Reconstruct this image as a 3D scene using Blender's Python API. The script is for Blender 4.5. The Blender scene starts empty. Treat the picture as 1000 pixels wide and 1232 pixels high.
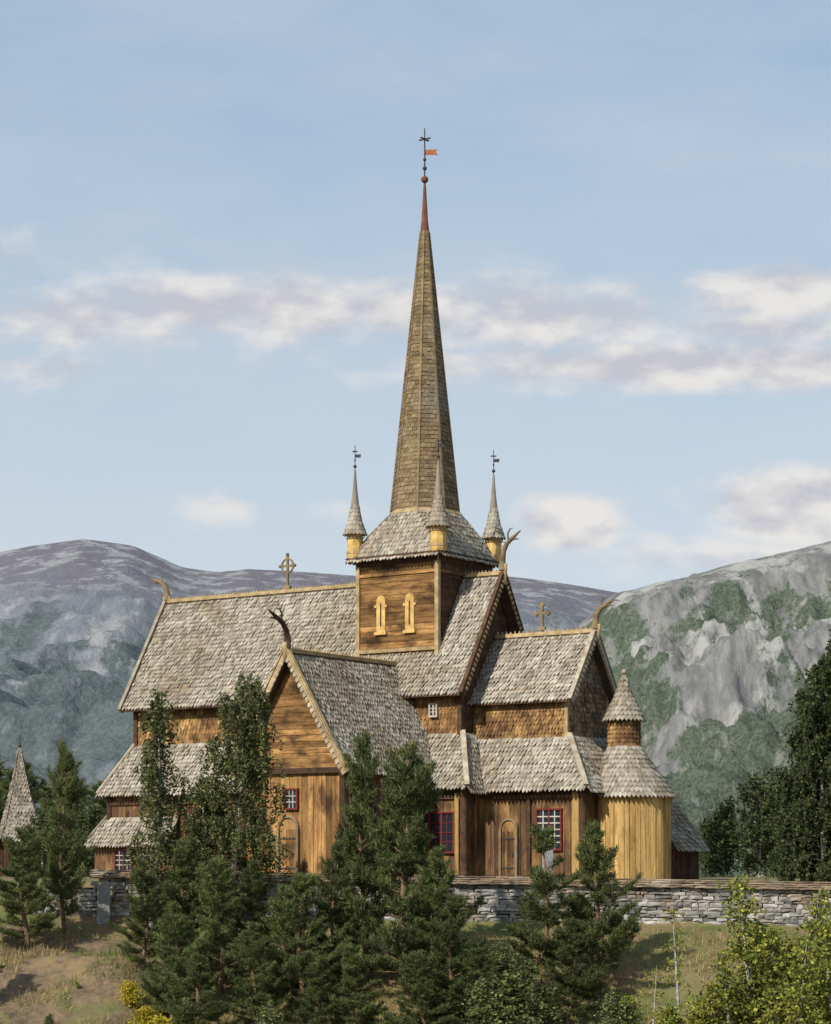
import bpy, math, random
import numpy as np
from mathutils import Vector, Matrix
random.seed(7)
rng = np.random.default_rng(7)
U = random.uniform
scene = bpy.context.scene
COL = scene.collection
V = Vector

# ------------------------------------------------------------------ mesh builder
class MB:
    def __init__(s):
        s.v = []; s.f = []; s.m = []
    def add(s, vs, fs, mat=0):
        o = len(s.v)
        s.v += [tuple(v) for v in vs]
        s.f += [tuple(i + o for i in f) for f in fs]
        s.m += [mat] * len(fs)
    def box(s, c, size, mat=0, R=None):
        hx, hy, hz = size[0] / 2, size[1] / 2, size[2] / 2
        c = V(c)
        vs = [V((x, y, z)) for z in (-hz, hz) for y in (-hy, hy) for x in (-hx, hx)]
        if R is not None:
            vs = [R @ v for v in vs]
        s.add([c + v for v in vs], [(0, 2, 3, 1), (4, 5, 7, 6), (0, 1, 5, 4), (2, 6, 7, 3), (0, 4, 6, 2), (1, 3, 7, 5)], mat)
    def beam(s, p0, p1, w, h, mat=0, up=(0, 0, 1)):
        p0 = V(p0); p1 = V(p1); d = (p1 - p0)
        d.normalize()
        side = d.cross(V(up))
        if side.length < 1e-4:
            side = d.cross(V((1, 0, 0)))
        side.normalize(); u = side.cross(d)
        vs = []
        for p in (p0, p1):
            for a, b in ((-1, -1), (1, -1), (1, 1), (-1, 1)):
                vs.append(p + side * (a * w / 2) + u * (b * h / 2))
        s.add(vs, [(0, 1, 2, 3), (7, 6, 5, 4), (0, 4, 5, 1), (1, 5, 6, 2), (2, 6, 7, 3), (3, 7, 4, 0)], mat)
    def slab(s, poly, n, th, mat=0):
        n = V(n).normalized(); k = len(poly)
        a = [V(p) for p in poly]; b = [p - n * th for p in a]
        s.add(a + b, [tuple(range(k)), tuple(range(2 * k - 1, k - 1, -1))] + [(i, i + k, (i + 1) % k + k, (i + 1) % k) for i in range(k)], mat)
    def lathe(s, c, prof, n=16, mat=0, ph=0.0):
        c = V(c); vs = []
        for r, z in prof:
            for i in range(n):
                a = ph + 2 * math.pi * i / n
                vs.append(c + V((r * math.cos(a), r * math.sin(a), z)))
        fs = []
        for j in range(len(prof) - 1):
            for i in range(n):
                k = (i + 1) % n
                fs.append((j * n + i, j * n + k, (j + 1) * n + k, (j + 1) * n + i))
        fs.append(tuple(range(n - 1, -1, -1))); o = (len(prof) - 1) * n
        fs.append(tuple(range(o, o + n)))
        s.add(vs, fs, mat)
    def ball(s, c, r, mat=0, n=10):
        s.lathe(c, [(max(.004, r * math.sin(math.pi * k / 7)), -r * math.cos(math.pi * k / 7)) for k in range(8)], n, mat)
    def tube(s, pts, rad, n=6, mat=0):
        pts = [V(p) for p in pts]; vs = []
        for i, p in enumerate(pts):
            d = (pts[min(i + 1, len(pts) - 1)] - pts[max(i - 1, 0)])
            if d.length < 1e-6: d = V((0, 0, 1))
            d.normalize()
            ref = V((1, 0, 0)) if abs(d.x) < .9 else V((0, 1, 0))
            a = d.cross(ref).normalized(); b = d.cross(a)
            for k in range(n):
                t = 2 * math.pi * k / n
                vs.append(p + (a * math.cos(t) + b * math.sin(t)) * rad[i])
        fs = [(i * n + k, i * n + (k + 1) % n, (i + 1) * n + (k + 1) % n, (i + 1) * n + k) for i in range(len(pts) - 1) for k in range(n)]
        fs.append(tuple(range(n))); o = (len(pts) - 1) * n
        fs.append(tuple(range(o + n - 1, o - 1, -1)))
        s.add(vs, fs, mat)
    def mesh(s, name, mats, smooth=False):
        me = bpy.data.meshes.new(name)
        me.from_pydata(s.v, [], s.f)
        for m in mats: me.materials.append(m)
        me.polygons.foreach_set("material_index", s.m)
        if smooth: me.polygons.foreach_set("use_smooth", [True] * len(s.f))
        me.update()
        return me
    def obj(s, name, mats, parent=None, smooth=False):
        o = bpy.data.objects.new(name, s.mesh(name, mats, smooth))
        COL.objects.link(o)
        if parent: o.parent = parent
        return o

def extent(p2, s):
    ts = []
    k = len(p2)
    for i in range(k):
        a = p2[i]; b = p2[(i + 1) % k]
        if (a[0] - s) * (b[0] - s) <= 0 and abs(a[0] - b[0]) > 1e-9:
            f = (s - a[0]) / (b[0] - a[0]); ts.append(a[1] + f * (b[1] - a[1]))
    if len(ts) < 2: return None
    return min(ts), max(ts)

def planks(mb, poly, n, sdir, w, mat=0, gap=.016, prot=.035):
    poly = [V(p) for p in poly]; n = V(n).normalized(); sd = V(sdir).normalized(); td = n.cross(sd)
    o = poly[0]
    p2 = [((p - o).dot(sd), (p - o).dot(td)) for p in poly]
    s = min(a for a, b in p2); S = max(a for a, b in p2)
    while s < S - .02:
        ww = w * U(.7, 1.3); s1 = min(s + ww, S)
        e0 = extent(p2, s + .003); e1 = extent(p2, s1 - .003)
        if e0 and e1:
            d = U(.25, 1) * prot
            q = [(s + gap / 2, e0[0]), (s1 - gap / 2, e1[0]), (s1 - gap / 2, e1[1]), (s + gap / 2, e0[1])]
            fr = [o + sd * a + td * b + n * d for a, b in q]
            bk = [o + sd * a + td * b - n * .03 for a, b in q]
            mb.add(fr + bk, [(0, 1, 2, 3), (0, 4, 5, 1), (1, 5, 6, 2), (2, 6, 7, 3), (3, 7, 4, 0)], mat)
        s = s1
    mb.add([p - n * .002 for p in poly], [tuple(range(len(poly)))], mat)

def shingles(mb, poly, n, down, row, w, mat=0, pointed=.35, lift=.05):
    poly = [V(p) for p in poly]; n = V(n).normalized(); dn = V(down).normalized(); td = n.cross(dn)
    o = poly[0]
    p2 = [((p - o).dot(dn), (p - o).dot(td)) for p in poly]
    s = min(a for a, b in p2); S = max(a for a, b in p2); k = 0
    while s < S - .01:
        e = extent(p2, min(s + row * .6, S - .004))
        if e:
            t0, t1 = e; t = t0 - (w / 2 if k % 2 else 0) - U(0, .02)
            while t < t1:
                ww = w * U(.9, 1.1)
                a = max(t, t0); b = min(t + ww, t1); t += ww
                if b - a < .02: continue
                l0 = .008; l1 = lift * U(.5, 1.3); g = .005; j = U(-.02, .02)
                e1 = s + row + j; e2 = s + row * (1 + pointed) + j
                tilt = U(-.01, .01)
                f = lambda ss, tt, l: o + dn * ss + td * tt + n * l
                if pointed > 0:
                    vs = [f(s, a + g, l0), f(s, b - g, l0), f(e1, b - g, l1 + tilt), f(e2, (a + b) / 2, l1 + .004), f(e1, a + g, l1 - tilt)]
                    mb.add(vs, [(0, 1, 2, 3, 4)], mat)
                    vs2 = [vs[2], vs[3], vs[4]] + [v - n * .022 for v in (vs[2], vs[3], vs[4])]
                    mb.add(vs2, [(0, 3, 4, 1), (1, 4, 5, 2)], mat)
                else:
                    vs = [f(s, a + g, l0), f(s, b - g, l0), f(e1 + .02, b - g, l1 + tilt), f(e1 + .02, a + g, l1 - tilt)]
                    mb.add(vs, [(0, 1, 2, 3)], mat)
                    vs2 = [vs[2], vs[3]] + [v - n * .022 for v in (vs[2], vs[3])]
                    mb.add(vs2, [(0, 2, 3, 1)], mat)
        s += row; k += 1

def roof_face(mb, poly, n, down, row=.2, w=.165, mat=0, th=.12, smat=1, pointed=.6, lift=.065):
    mb.slab([V(p) for p in poly], n, th, smat)
    shingles(mb, poly, n, down, row, w, mat, pointed, lift)

def face_auto(mb, poly, outward, **k):
    p = [V(q) for q in poly]
    n = (p[1] - p[0]).cross(p[2] - p[0]).normalized()
    if n.dot(V(outward)) < 0: n = -n
    down = V((0, 0, -1)) - n * (V((0, 0, -1)).dot(n))
    roof_face(mb, p, n, down, **k)

def cone_rows(mb, c0, r0, z0, c1, r1, z1, row, w, mat, pointed=.5, lift=.05):
    c0 = V((*c0, 0)); c1 = V((*c1, 0))
    L = math.hypot(r0 - r1, z1 - z0); nrow = max(1, round(L / row))
    def P(f, a, l):
        c = c0.lerp(c1, f); r = r0 + (r1 - r0) * f + l
        return V((c.x + r * math.cos(a), c.y + r * math.sin(a), z0 + (z1 - z0) * f + l * .3))
    for k in range(nrow):
        ft = 1 - k / nrow; fb = 1 - (k + 1) / nrow; fp = fb - pointed / nrow
        rr = r0 + (r1 - r0) * fb
        m = max(7, int(2 * math.pi * rr / w)); off = (k % 2) * .5
        for i in range(m):
            a = 2 * math.pi * (i + off) / m; b = 2 * math.pi * (i + 1 + off) / m - .006
            l = lift * U(.6, 1.2)
            vs = [P(ft, a, .0), P(ft, b, .0), P(fb, b, l), P(fp, (a + b) / 2, l), P(fb, a, l)]
            mb.add(vs, [(0, 4, 3, 2, 1)], mat)

# ------------------------------------------------------------------ materials
def nt(name):
    m = bpy.data.materials.new(name); m.use_nodes = True
    t = m.node_tree; t.nodes.clear()
    return m, t
def N(t, typ, **k):
    n = t.nodes.new(typ)
    for a, b in k.items(): setattr(n, a, b)
    return n
def mixc(t, f, a, b, bt='MIX'):
    m = N(t, 'ShaderNodeMix', data_type='RGBA', blend_type=bt)
    for idx, val in ((0, f), (6, a), (7, b)):
        if isinstance(val, bpy.types.NodeSocket): t.links.new(val, m.inputs[idx])
        elif idx == 0: m.inputs[0].default_value = val
        else: m.inputs[idx].default_value = (*val, 1)
    return m.outputs[2]
def noise(t, vec, scale, detail=5, rough=.55, lo=.35, hi=.65, mscale=None):
    if mscale:
        mp = N(t, 'ShaderNodeMapping'); mp.inputs['Scale'].default_value = mscale
        t.links.new(vec, mp.inputs['Vector']); vec = mp.outputs[0]
    n = N(t, 'ShaderNodeTexNoise'); n.inputs['Scale'].default_value = scale
    n.inputs['Detail'].default_value = detail; n.inputs['Roughness'].default_value = rough
    t.links.new(vec, n.inputs['Vector'])
    r = N(t, 'ShaderNodeMapRange'); r.inputs[1].default_value = lo; r.inputs[2].default_value = hi
    t.links.new(n.outputs[0], r.inputs[0])
    return r.outputs[0]
def make_mat(name, ca, cb, scale=3, ms=(1, 1, 1), cc=None, cscale=.5, clo=.5, chi=.65, island=.35, rough=.85, bump=.3, bdist=.02, spec=.2, cms=None, grain=False):
    m, t = nt(name)
    tc = N(t, 'ShaderNodeTexCoord'); ob = tc.outputs['Object']
    f = noise(t, ob, scale, 4, mscale=ms)
    c = mixc(t, f, ca, cb)
    if cc:
        f2 = noise(t, ob, cscale, 4, .6, clo, chi, mscale=cms)
        c = mixc(t, f2, c, cc)
    if grain:
        f4 = noise(t, ob, scale * 6, 3, .6, .5, .72, mscale=ms)
        gm = N(t, 'ShaderNodeMath', operation='MULTIPLY'); gm.inputs[1].default_value = .6; t.links.new(f4, gm.inputs[0])
        c = mixc(t, gm.outputs[0], c, tuple(q * .35 for q in cb))
    if island > 0:
        g = N(t, 'ShaderNodeNewGeometry')
        r = N(t, 'ShaderNodeMapRange'); r.inputs[3].default_value = 1 - island; r.inputs[4].default_value = 1 + island
        t.links.new(g.outputs['Random Per Island'], r.inputs[0])
        vm = N(t, 'ShaderNodeVectorMath', operation='SCALE')
        t.links.new(c, vm.inputs[0]); t.links.new(r.outputs[0], vm.inputs['Scale']); c = vm.outputs[0]
    p = N(t, 'ShaderNodeBsdfPrincipled'); p.inputs['Roughness'].default_value = rough
    p.inputs['Specular IOR Level'].default_value = spec
    t.links.new(c, p.inputs['Base Color'])
    if bump > 0:
        b = N(t, 'ShaderNodeBump'); b.inputs['Strength'].default_value = bump; b.inputs['Distance'].default_value = bdist
        f3 = noise(t, ob, scale * 3, 4, .65, 0, 1, mscale=ms)
        t.links.new(f3, b.inputs['Height']); t.links.new(b.outputs[0], p.inputs['Normal'])
    o = N(t, 'ShaderNodeOutputMaterial'); t.links.new(p.outputs[0], o.inputs[0])
    return m
def leaf_mat(name, ca, cb, cc, island=.45, trans=.3, nsc=.9):
    m, t = nt(name)
    tc = N(t, 'ShaderNodeTexCoord'); ob = tc.outputs['Object']
    f = noise(t, ob, nsc, 2, .6, .35, .65)
    c = mixc(t, f, ca, cb)
    g = N(t, 'ShaderNodeNewGeometry')
    r2 = N(t, 'ShaderNodeMapRange'); r2.inputs[1].default_value = .75; r2.inputs[2].default_value = 1
    t.links.new(g.outputs['Random Per Island'], r2.inputs[0])
    c = mixc(t, r2.outputs[0], c, cc)
    oi = N(t, 'ShaderNodeObjectInfo')
    r = N(t, 'ShaderNodeMapRange'); r.inputs[3].default_value = 1 - island; r.inputs[4].default_value = 1 + island
    t.links.new(g.outputs['Random Per Island'], r.inputs[0])
    rr = N(t, 'ShaderNodeMapRange'); rr.inputs[3].default_value = .8; rr.inputs[4].default_value = 1.2
    t.links.new(oi.outputs['Random'], rr.inputs[0])
    mm = N(t, 'ShaderNodeMath', operation='MULTIPLY'); t.links.new(r.outputs[0], mm.inputs[0]); t.links.new(rr.outputs[0], mm.inputs[1])
    vm = N(t, 'ShaderNodeVectorMath', operation='SCALE')
    t.links.new(c, vm.inputs[0]); t.links.new(mm.outputs[0], vm.inputs['Scale']); c = vm.outputs[0]
    d = N(t, 'ShaderNodeBsdfDiffuse'); tr = N(t, 'ShaderNodeBsdfTranslucent')
    t.links.new(c, d.inputs[0]); t.links.new(c, tr.inputs[0])
    ms = N(t, 'ShaderNodeMixShader'); ms.inputs[0].default_value = trans
    t.links.new(d.outputs[0], ms.inputs[1]); t.links.new(tr.outputs[0], ms.inputs[2])
    o = N(t, 'ShaderNodeOutputMaterial'); t.links.new(ms.outputs[0], o.inputs[0])
    return m

M_sh = make_mat('roof_shingle', (.355, .32, .26), (.245, .21, .162), 1.3, (1, 1, 1), cc=(.225, .18, .125), cscale=.4, clo=.47, chi=.72, island=.32, bump=.4)
M_shd = make_mat('roof_slab_wood', (.10, .07, .045), (.05, .035, .025), 3, island=0)
M_sp = make_mat('spire_shingle', (.235, .17, .095), (.14, .098, .053), 1.2, (1, 1, 3), cc=(.185, .15, .105), cscale=.45, island=.24, bump=.4)
M_scale = make_mat('fish_scale_wood', (.35, .205, .08), (.17, .09, .036), 1.5, cc=(.08, .043, .022), cscale=.9, clo=.44, chi=.66, island=.42, bump=.3)
M_gsc = make_mat('gable_scale_wood', (.22, .16, .10), (.12, .085, .052), 2, island=.45, bump=.3)
M_wh = make_mat('board_wood_horizontal', (.37, .205, .075), (.16, .08, .028), 1.2, (1, 1, 7), cc=(.06, .03, .014), cscale=.9, clo=.46, chi=.64, island=.5, bump=.6, cms=(1, 1, 1.6), grain=True)
M_wv = make_mat('board_wood_vertical', (.42, .24, .09), (.22, .115, .042), 1.6, (5, 5, .6), cc=(.085, .042, .02), cscale=.9, clo=.47, chi=.64, island=.45, bump=.6, cms=(1.6, 1.6, .7), grain=True)
M_wd = make_mat('board_wood_dark', (.145, .08, .04), (.068, .036, .02), 1.6, (5, 5, .6), cc=(.28, .16, .06), cscale=.9, clo=.5, chi=.66, island=.5, bump=.6, cms=(1.6, 1.6, .7), grain=True)
M_ap = make_mat('apse_wood', (.58, .39, .15), (.38, .225, .075), 1.5, (6, 6, .5), cc=(.20, .11, .04), cscale=1.2, clo=.52, chi=.75, island=.28, bump=.5, cms=(1.6, 1.6, .6), grain=True)
M_trim = make_mat('trim_wood', (.44, .33, .18), (.26, .18, .09), 3, island=.25, bump=.3)
M_trg = make_mat('verge_wood_grey', (.42, .37, .28), (.25, .20, .145), 3, island=.25, bump=.3)
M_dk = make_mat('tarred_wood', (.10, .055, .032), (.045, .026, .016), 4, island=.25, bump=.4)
M_yel = make_mat('louver_wood', (.66, .45, .16), (.44, .27, .09), 4, island=.1, bump=.3)
M_red = make_mat('red_paint', (.18, .028, .024), (.11, .02, .018), 6, island=.1, rough=.6, bump=.1)
M_wht = make_mat('white_paint', (.52, .47, .41), (.38, .34, .30), 6, island=.1, rough=.6, bump=.1)
M_iron = make_mat('iron', (.03, .03, .035), (.06, .05, .045), 8, island=0, rough=.5, bump=0)
M_cu = make_mat('spire_tip_metal', (.20, .07, .035), (.12, .045, .025), 5, island=0, rough=.6, bump=.1)
M_flag = make_mat('vane_gilt', (.40, .15, .06), (.30, .10, .04), 5, island=0, rough=.5, bump=0)
m, t = nt('window_glass')
p = N(t, 'ShaderNodeBsdfPrincipled'); p.inputs['Base Color'].default_value = (.02, .025, .03, 1); p.inputs['Roughness'].default_value = .08
o = N(t, 'ShaderNodeOutputMaterial'); t.links.new(p.outputs[0], o.inputs[0]); M_gl = m
M_st = make_mat('wall_stone', (.36, .345, .32), (.19, .18, .165), 3, cc=(.27, .21, .15), cscale=1.3, island=.45, bump=.7, bdist=.03)
M_cap = make_mat('wall_cap_slate', (.28, .20, .135), (.17, .125, .085), 3, cc=(.30, .25, .19), cscale=1.0, island=.3, bump=.5)
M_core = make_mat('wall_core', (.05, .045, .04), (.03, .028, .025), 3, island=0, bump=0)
M_grave = make_mat('granite', (.36, .36, .35), (.24, .24, .24), 9, island=0, bump=.3)

# ------------------------------------------------------------------ church
church = bpy.data.objects.new('stave_church', None); COL.objects.link(church)
church.location = (0.37, 0, 0); church.rotation_euler = (0, 0, -math.radians(34.5))

RM = [M_sh, M_shd, M_trg, M_dk, M_trim]

def ridge_crest(mb, p0, p1, mat, tooth=.16, h=.1):
    p0 = V(p0); p1 = V(p1); d = p1 - p0; L = d.length; d.normalize()
    mb.beam(p0 + V((0, 0, .06)), p1 + V((0, 0, .06)), .16, .14, mat)
    n = int(L / tooth)
    for i in range(n):
        a = p0 + d * (i + .1) * tooth; b = p0 + d * (i + .6) * tooth; c = V((0, 0, .12))
        side = d.cross(V((0, 0, 1))) * .03
        z = V((0, 0, h * U(.8, 1.1)))
        mb.add([a + c - side, b + c - side, (a + b) / 2 + c + z - side, a + c + side, b + c + side, (a + b) / 2 + c + z + side],
               [(0, 1, 2), (5, 4, 3), (0, 3, 4, 1), (1, 4, 5, 2), (2, 5, 3, 0)], mat)

def verge(mb, top, bot, outdir, mat, scal_mat, w=.24, th=.07):
    top = V(top); bot = V(bot); od = V(outdir).normalized()
    d = (bot - top).normalized(); L = (bot - top).length
    upn = od.cross(d)
    if upn.z < 0: upn = -upn
    mb.beam(top + od * .05 - upn * .03, bot + od * .05 - upn * .03, th, w, mat, up=upn)
    mb.beam(top + od * .02 + upn * .13, bot + od * .02 + upn * .13, .17, .05, mat, up=upn)
    n = int(L / .22)
    for i in range(n):
        c = top + d * (i + .5) * .22 + od * .1 - upn * .07
        mb.beam(c - d * .06, c + d * .06, .05, .15, scal_mat, up=upn)

# --- nave
E0, ZR, ZE = 2.9, 12.0, 7.2
mb = MB()
for sgn in (-1, 1):
    poly = [(-13.6, 0, ZR), (3.7, 0, ZR), (3.7, sgn * E0, ZE), (-13.6, sgn * E0, ZE)]
    face_auto(mb, poly, (0, sgn, .5))
    for x, od in ((-13.6, (-1, 0, 0)), (3.7, (1, 0, 0))):
        verge(mb, (x, 0, ZR), (x, sgn * (E0 + .05), ZE - .08), od, 2 if x < 0 else 3, 2 if x < 0 else 4)
    mb.beam((-13.6, sgn * (E0 - .02), ZE - .06), (3.7, sgn * (E0 - .02), ZE - .06), .1, .1, 3)
ridge_crest(mb, (-13.6, 0, ZR), (-1.9, 0, ZR), 4)
ridge_crest(mb, (1.9, 0, ZR), (3.7, 0, ZR), 4)
mb.obj('nave_roof', RM, church)

mb = MB()
WM = [M_wh, M_wv, M_wd, M_scale, M_gsc, M_dk, M_ap, M_trim]
for sgn in (-1, 1):
    poly = [(-13.2, sgn * 2.4, 5.2), (3.3, sgn * 2.4, 5.2), (3.3, sgn * 2.4, 8.1), (-13.2, sgn * 2.4, 8.1)]
    shingles(mb, poly, (0, sgn, 0), (0, 0, -1), .2, .17, 3, .5, .04)
    mb.add([V(p) for p in poly], [(0, 1, 2, 3)], 3)
for x, s in ((-13.2, -1), (3.3, 1)):
    planks(mb, [(x, -2.4, 5.0), (x, 2.4, 5.0), (x, 2.4, 8.0), (x, 0, 11.95), (x, -2.4, 8.0)], (s, 0, 0), (0, 0, 1), .24, 0 if s < 0 else 5)
for x in (-13.2, 3.3):
    for y in (-2.4, 2.4): mb.beam((x, y, 4), (x, y, 8), .2, .2, 5)
mb.obj('nave_upper_walls', WM, church)

def skirt(mb, inn, out, zi, zo, sides='NSEW', **k):
    x0, x1, y0, y1 = inn; X0, X1, Y0, Y1 = out
    if 'S' in sides: face_auto(mb, [(x0, y0, zi), (x1, y0, zi), (X1, Y0, zo), (X0, Y0, zo)], (0, -1, .5), **k)
    if 'N' in sides: face_auto(mb, [(x0, y1, zi), (x1, y1, zi), (X1, Y1, zo), (X0, Y1, zo)], (0, 1, .5), **k)
    if 'E' in sides: face_auto(mb, [(x1, y0, zi), (x1, y1, zi), (X1, Y1, zo), (X1, Y0, zo)], (1, 0, .5), **k)
    if 'W' in sides: face_auto(mb, [(x0, y0, zi), (x0, y1, zi), (X0, Y1, zo), (X0, Y0, zo)], (-1, 0, .5), **k)
    for a, b in (((x0, y0, zi), (X0, Y0, zo)), ((x1, y0, zi), (X1, Y0, zo)), ((x0, y1, zi), (X0, Y1, zo)), ((x1, y1, zi), (X1, Y1, zo))):
        a = V(a); b = V(b)
        mb.beam(a + V((0, 0, .09)), b + V((0, 0, .09)), .2, .07, 2)
mb = MB()
skirt(mb, (-13.3, 3.4, -2.4, 2.4), (-14.2, 4.5, -3.8, 3.8), 5.7, 3.55)
skirt(mb, (3.0, 7.6, -1.5, 1.5), (3.6, 9.0, -2.65, 2.65), 5.5, 3.5, 'NSE')
skirt(mb, (-13.95, -10, -3.45, 3.45), (-14.6, -10.0, -4.1, 4.1), 2.6, 1.5, 'NSW')
mb.obj('aisle_roofs', RM, church)

mb = MB()
def wallbox(mb, x0, x1, y0, y1, z0, z1, mS, mE, sides='NSEW', w=.24):
    if 'S' in sides: planks(mb, [(x0, y0, z0), (x1, y0, z0), (x1, y0, z1), (x0, y0, z1)], (0, -1, 0), (1, 0, 0), w, mS)
    if 'N' in sides: planks(mb, [(x0, y1, z0), (x1, y1, z0), (x1, y1, z1), (x0, y1, z1)], (0, 1, 0), (1, 0, 0), w, mE)
    if 'E' in sides: planks(mb, [(x1, y0, z0), (x1, y1, z0), (x1, y1, z1), (x1, y0, z1)], (1, 0, 0), (0, 1, 0), w, mE)
    if 'W' in sides: planks(mb, [(x0, y0, z0), (x0, y1, z0), (x0, y1, z1), (x0, y0, z1)], (-1, 0, 0), (0, 1, 0), w, mE)
wallbox(mb, -13.8, 4.1, -3.4, 3.4, -.2, 3.75, 2, 2)
wallbox(mb, 3.8, 8.6, -2.2, 2.2, -.2, 3.8, 2, 2, 'NSE')
wallbox(mb, -14.3, -10, -3.8, 3.8, -.2, 1.9, 2, 2, 'NSW')
for (x, y) in ((4.1, -3.4), (4.1, 3.4), (-13.8, -3.4), (-13.8, 3.4), (8.6, -2.2), (8.6, 2.2)):
    mb.lathe((x, y, 0), [(.2, -.2), (.2, .3), (.15, .4), (.15, 3.2), (.2, 3.3), (.2, 3.6)], 12, 5)
mb.box((6.3, -2.26, 1.7), (.16, .12, 3.6), 5)
mb.box((8.35, -2.27, 1.7), (.3, .1, 3.3), 6)
mb.box((3.85, -3.47, 1.7), (.18, .1, 3.3), 6)
for (x0, x1, y) in ((2.45, 4.05, -3.46), (4.2, 8.5, -2.26), (-13.7, -2.3, -3.46)):
    mb.box(((x0 + x1) / 2, y, 3.2), (x1 - x0, .1, .16), 5)
    mb.box(((x0 + x1) / 2, y - .01, .12), (x1 - x0, .12, .24), 5)
mb.obj('aisle_walls', WM, church)

# --- transepts
def transept(sg, nm):
    T, W, G, zr, ze = .1, 2.67, 9.15, 8.45, 4.0
    mb = MB()
    yi = sg * 1.6; yo = sg * G
    for s in (-1, 1):
        face_auto(mb, [(T, yi, zr), (T, yo, zr), (T + s * W, yo, ze), (T + s * W, yi, ze)], (s, 0, .5))
        verge(mb, (T, yo, zr), (T + s * (W + .04), yo, ze - .06), (0, sg, 0), 4, 2, w=.2)
    ridge_crest(mb, (T, yo, zr), (T, sg * 2.2, zr), 4)
    mb.obj(nm + '_roof', RM, church)
    mb = MB()
    y = sg * 8.8; n = (0, sg, 0)
    planks(mb, [(T - 2.45, y, 4.15), (T + 2.45, y, 4.15), (T, y, 8.2)], n, (0, 0, 1), .21, 0)
    planks(mb, [(T - 2.3, y, -.2), (T + 2.3, y, -.2), (T + 2.3, y, 4.1), (T - 2.3, y, 4.1)], n, (1, 0, 0), .23, 1)
    mb.box((T, y + sg * .08, 4.08), (4.9, .18, .2), 5)
    mb.box((T, y + sg * .05, .1), (4.6, .14, .26), 5)
    for s in (-1, 1):
        x = T + s * 2.3
        planks(mb, [(x, sg * 3, -.2), (x, y, -.2), (x, y, 4.5), (x, sg * 3, 4.5)], (s, 0, 0), (0, 1, 0), .26, 2)
        mb.lathe((x, y, 0), [(.18, -.2), (.18, .3), (.13, .4), (.13, 3.8), (.17, 4.0)], 12, 5)
    mb.obj(nm + '_walls', WM, church)
transept(-1, 'south_transept'); transept(1, 'north_transept')

# --- chancel
mb = MB()
for sgn in (-1, 1):
    face_auto(mb, [(3.3, 0, 9.5), (7.86, 0, 9.5), (7.86, sgn * 1.8, 6.85), (3.3, sgn * 1.8, 6.85)], (0, sgn, .5))
    verge(mb, (7.86, 0, 9.5), (7.86, sgn * 1.85, 6.78), (1, 0, 0), 2, 2, w=.2)
    mb.beam((3.4, sgn * 1.78, 6.8), (7.8, sgn * 1.78, 6.8), .1, .1, 3)
ridge_crest(mb, (3.4, 0, 9.5), (7.86, 0, 9.5), 4, .2, .13)
mb.obj('chancel_roof', RM, church)
mb = MB()
for sgn in (-1, 1):
    poly = [(3.2, sgn * 1.5, 5.2), (7.5, sgn * 1.5, 5.2), (7.5, sgn * 1.5, 7.35), (3.2, sgn * 1.5, 7.35)]
    shingles(mb, poly, (0, sgn, 0), (0, 0, -1), .17, .15, 3, .5, .06)
    mb.add([V(p) for p in poly], [(0, 1, 2, 3)], 3)
poly = [(7.5, -1.5, 5.0), (7.5, 1.5, 5.0), (7.5, 1.5, 7.2), (7.5, 0, 9.35), (7.5, -1.5, 7.2)]
shingles(mb, poly, (1, 0, 0), (0, 0, -1), .19, .17, 4, .5, .05)
mb.add([V(p) for p in poly], [(0, 1, 2, 3, 4)], 4)
for y in (-1.5, 1.5): mb.beam((7.5, y, 5), (7.5, y, 7.2), .14, .14, 7)
mb.obj('chancel_upper_walls', WM, church)

# --- apse
mb = MB()
AC = (9.5, 0.0)
nP = 44
for i in range(nP):
    a = 2 * math.pi * i / nP; b = 2 * math.pi * (i + 1) / nP - .014; r = 1.41 + U(0, .04)
    f = lambda r, a, z: V((AC[0] + r * math.cos(a), AC[1] + r * math.sin(a), z))
    mb.add([f(r, a, -.2), f(r, b, -.2), f(r, b, 3.35), f(r, a, 3.35), f(r - .08, a, -.2), f(r - .08, b, -.2), f(r - .08, b, 3.35), f(r - .08, a, 3.35)],
           [(0, 1, 2, 3), (1, 5, 6, 2), (4, 0, 3, 7)], 6)
mb.lathe((AC[0], 0, 0), [(1.38, -.2), (1.38, 3.4)], 40, 5)
mb.lathe((9.12, 0, 0), [(.56, 4.6), (.56, 6.3)], 20, 5)
for z0 in np.arange(4.95, 6.2, .16):
    cone_rows(mb, (9.12, 0), .62, z0, (9.12, 0), .6, z0 + .18, .2, .15, 3, .4, .03)
mb.obj('apse_walls', WM, church)
mb = MB()
cone_rows(mb, AC, 1.62, 3.2, (9.3, 0), 1.12, 4.15, .2, .16, 0)
cone_rows(mb, (9.3, 0), 1.12, 4.12, (9.12, 0), .6, 5.15, .2, .15, 0)
cone_rows(mb, (9.12, 0), .8, 6.1, (9.12, 0), .42, 6.85, .2, .15, 0)
cone_rows(mb, (9.12, 0), .42, 6.82, (9.12, 0), .05, 7.8, .2, .13, 0)
for (ca, ra, za, cb_, rb, zb_) in ((9.5, 1.58, 3.2, 9.3, 1.08, 4.12), (9.3, 1.08, 4.12, 9.12, .58, 5.12)):
    nn_ = 28; vs = []
    for cx, rr, zz_ in ((ca, ra, za), (cb_, rb, zb_)):
        vs += [V((cx + rr * math.cos(2 * math.pi * i / nn_), rr * math.sin(2 * math.pi * i / nn_), zz_ - .03)) for i in range(nn_)]
    mb.add(vs, [(i, (i + 1) % nn_, (i + 1) % nn_ + nn_, i + nn_) for i in range(nn_)], 1)
mb.lathe((9.12, 0, 0), [(.76, 6.1), (.4, 6.85), (.03, 7.8)], 20, 1)
mb.ball((9.12, 0, 7.92), .1, 2)
mb.obj('apse_roof', RM, church)

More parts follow.
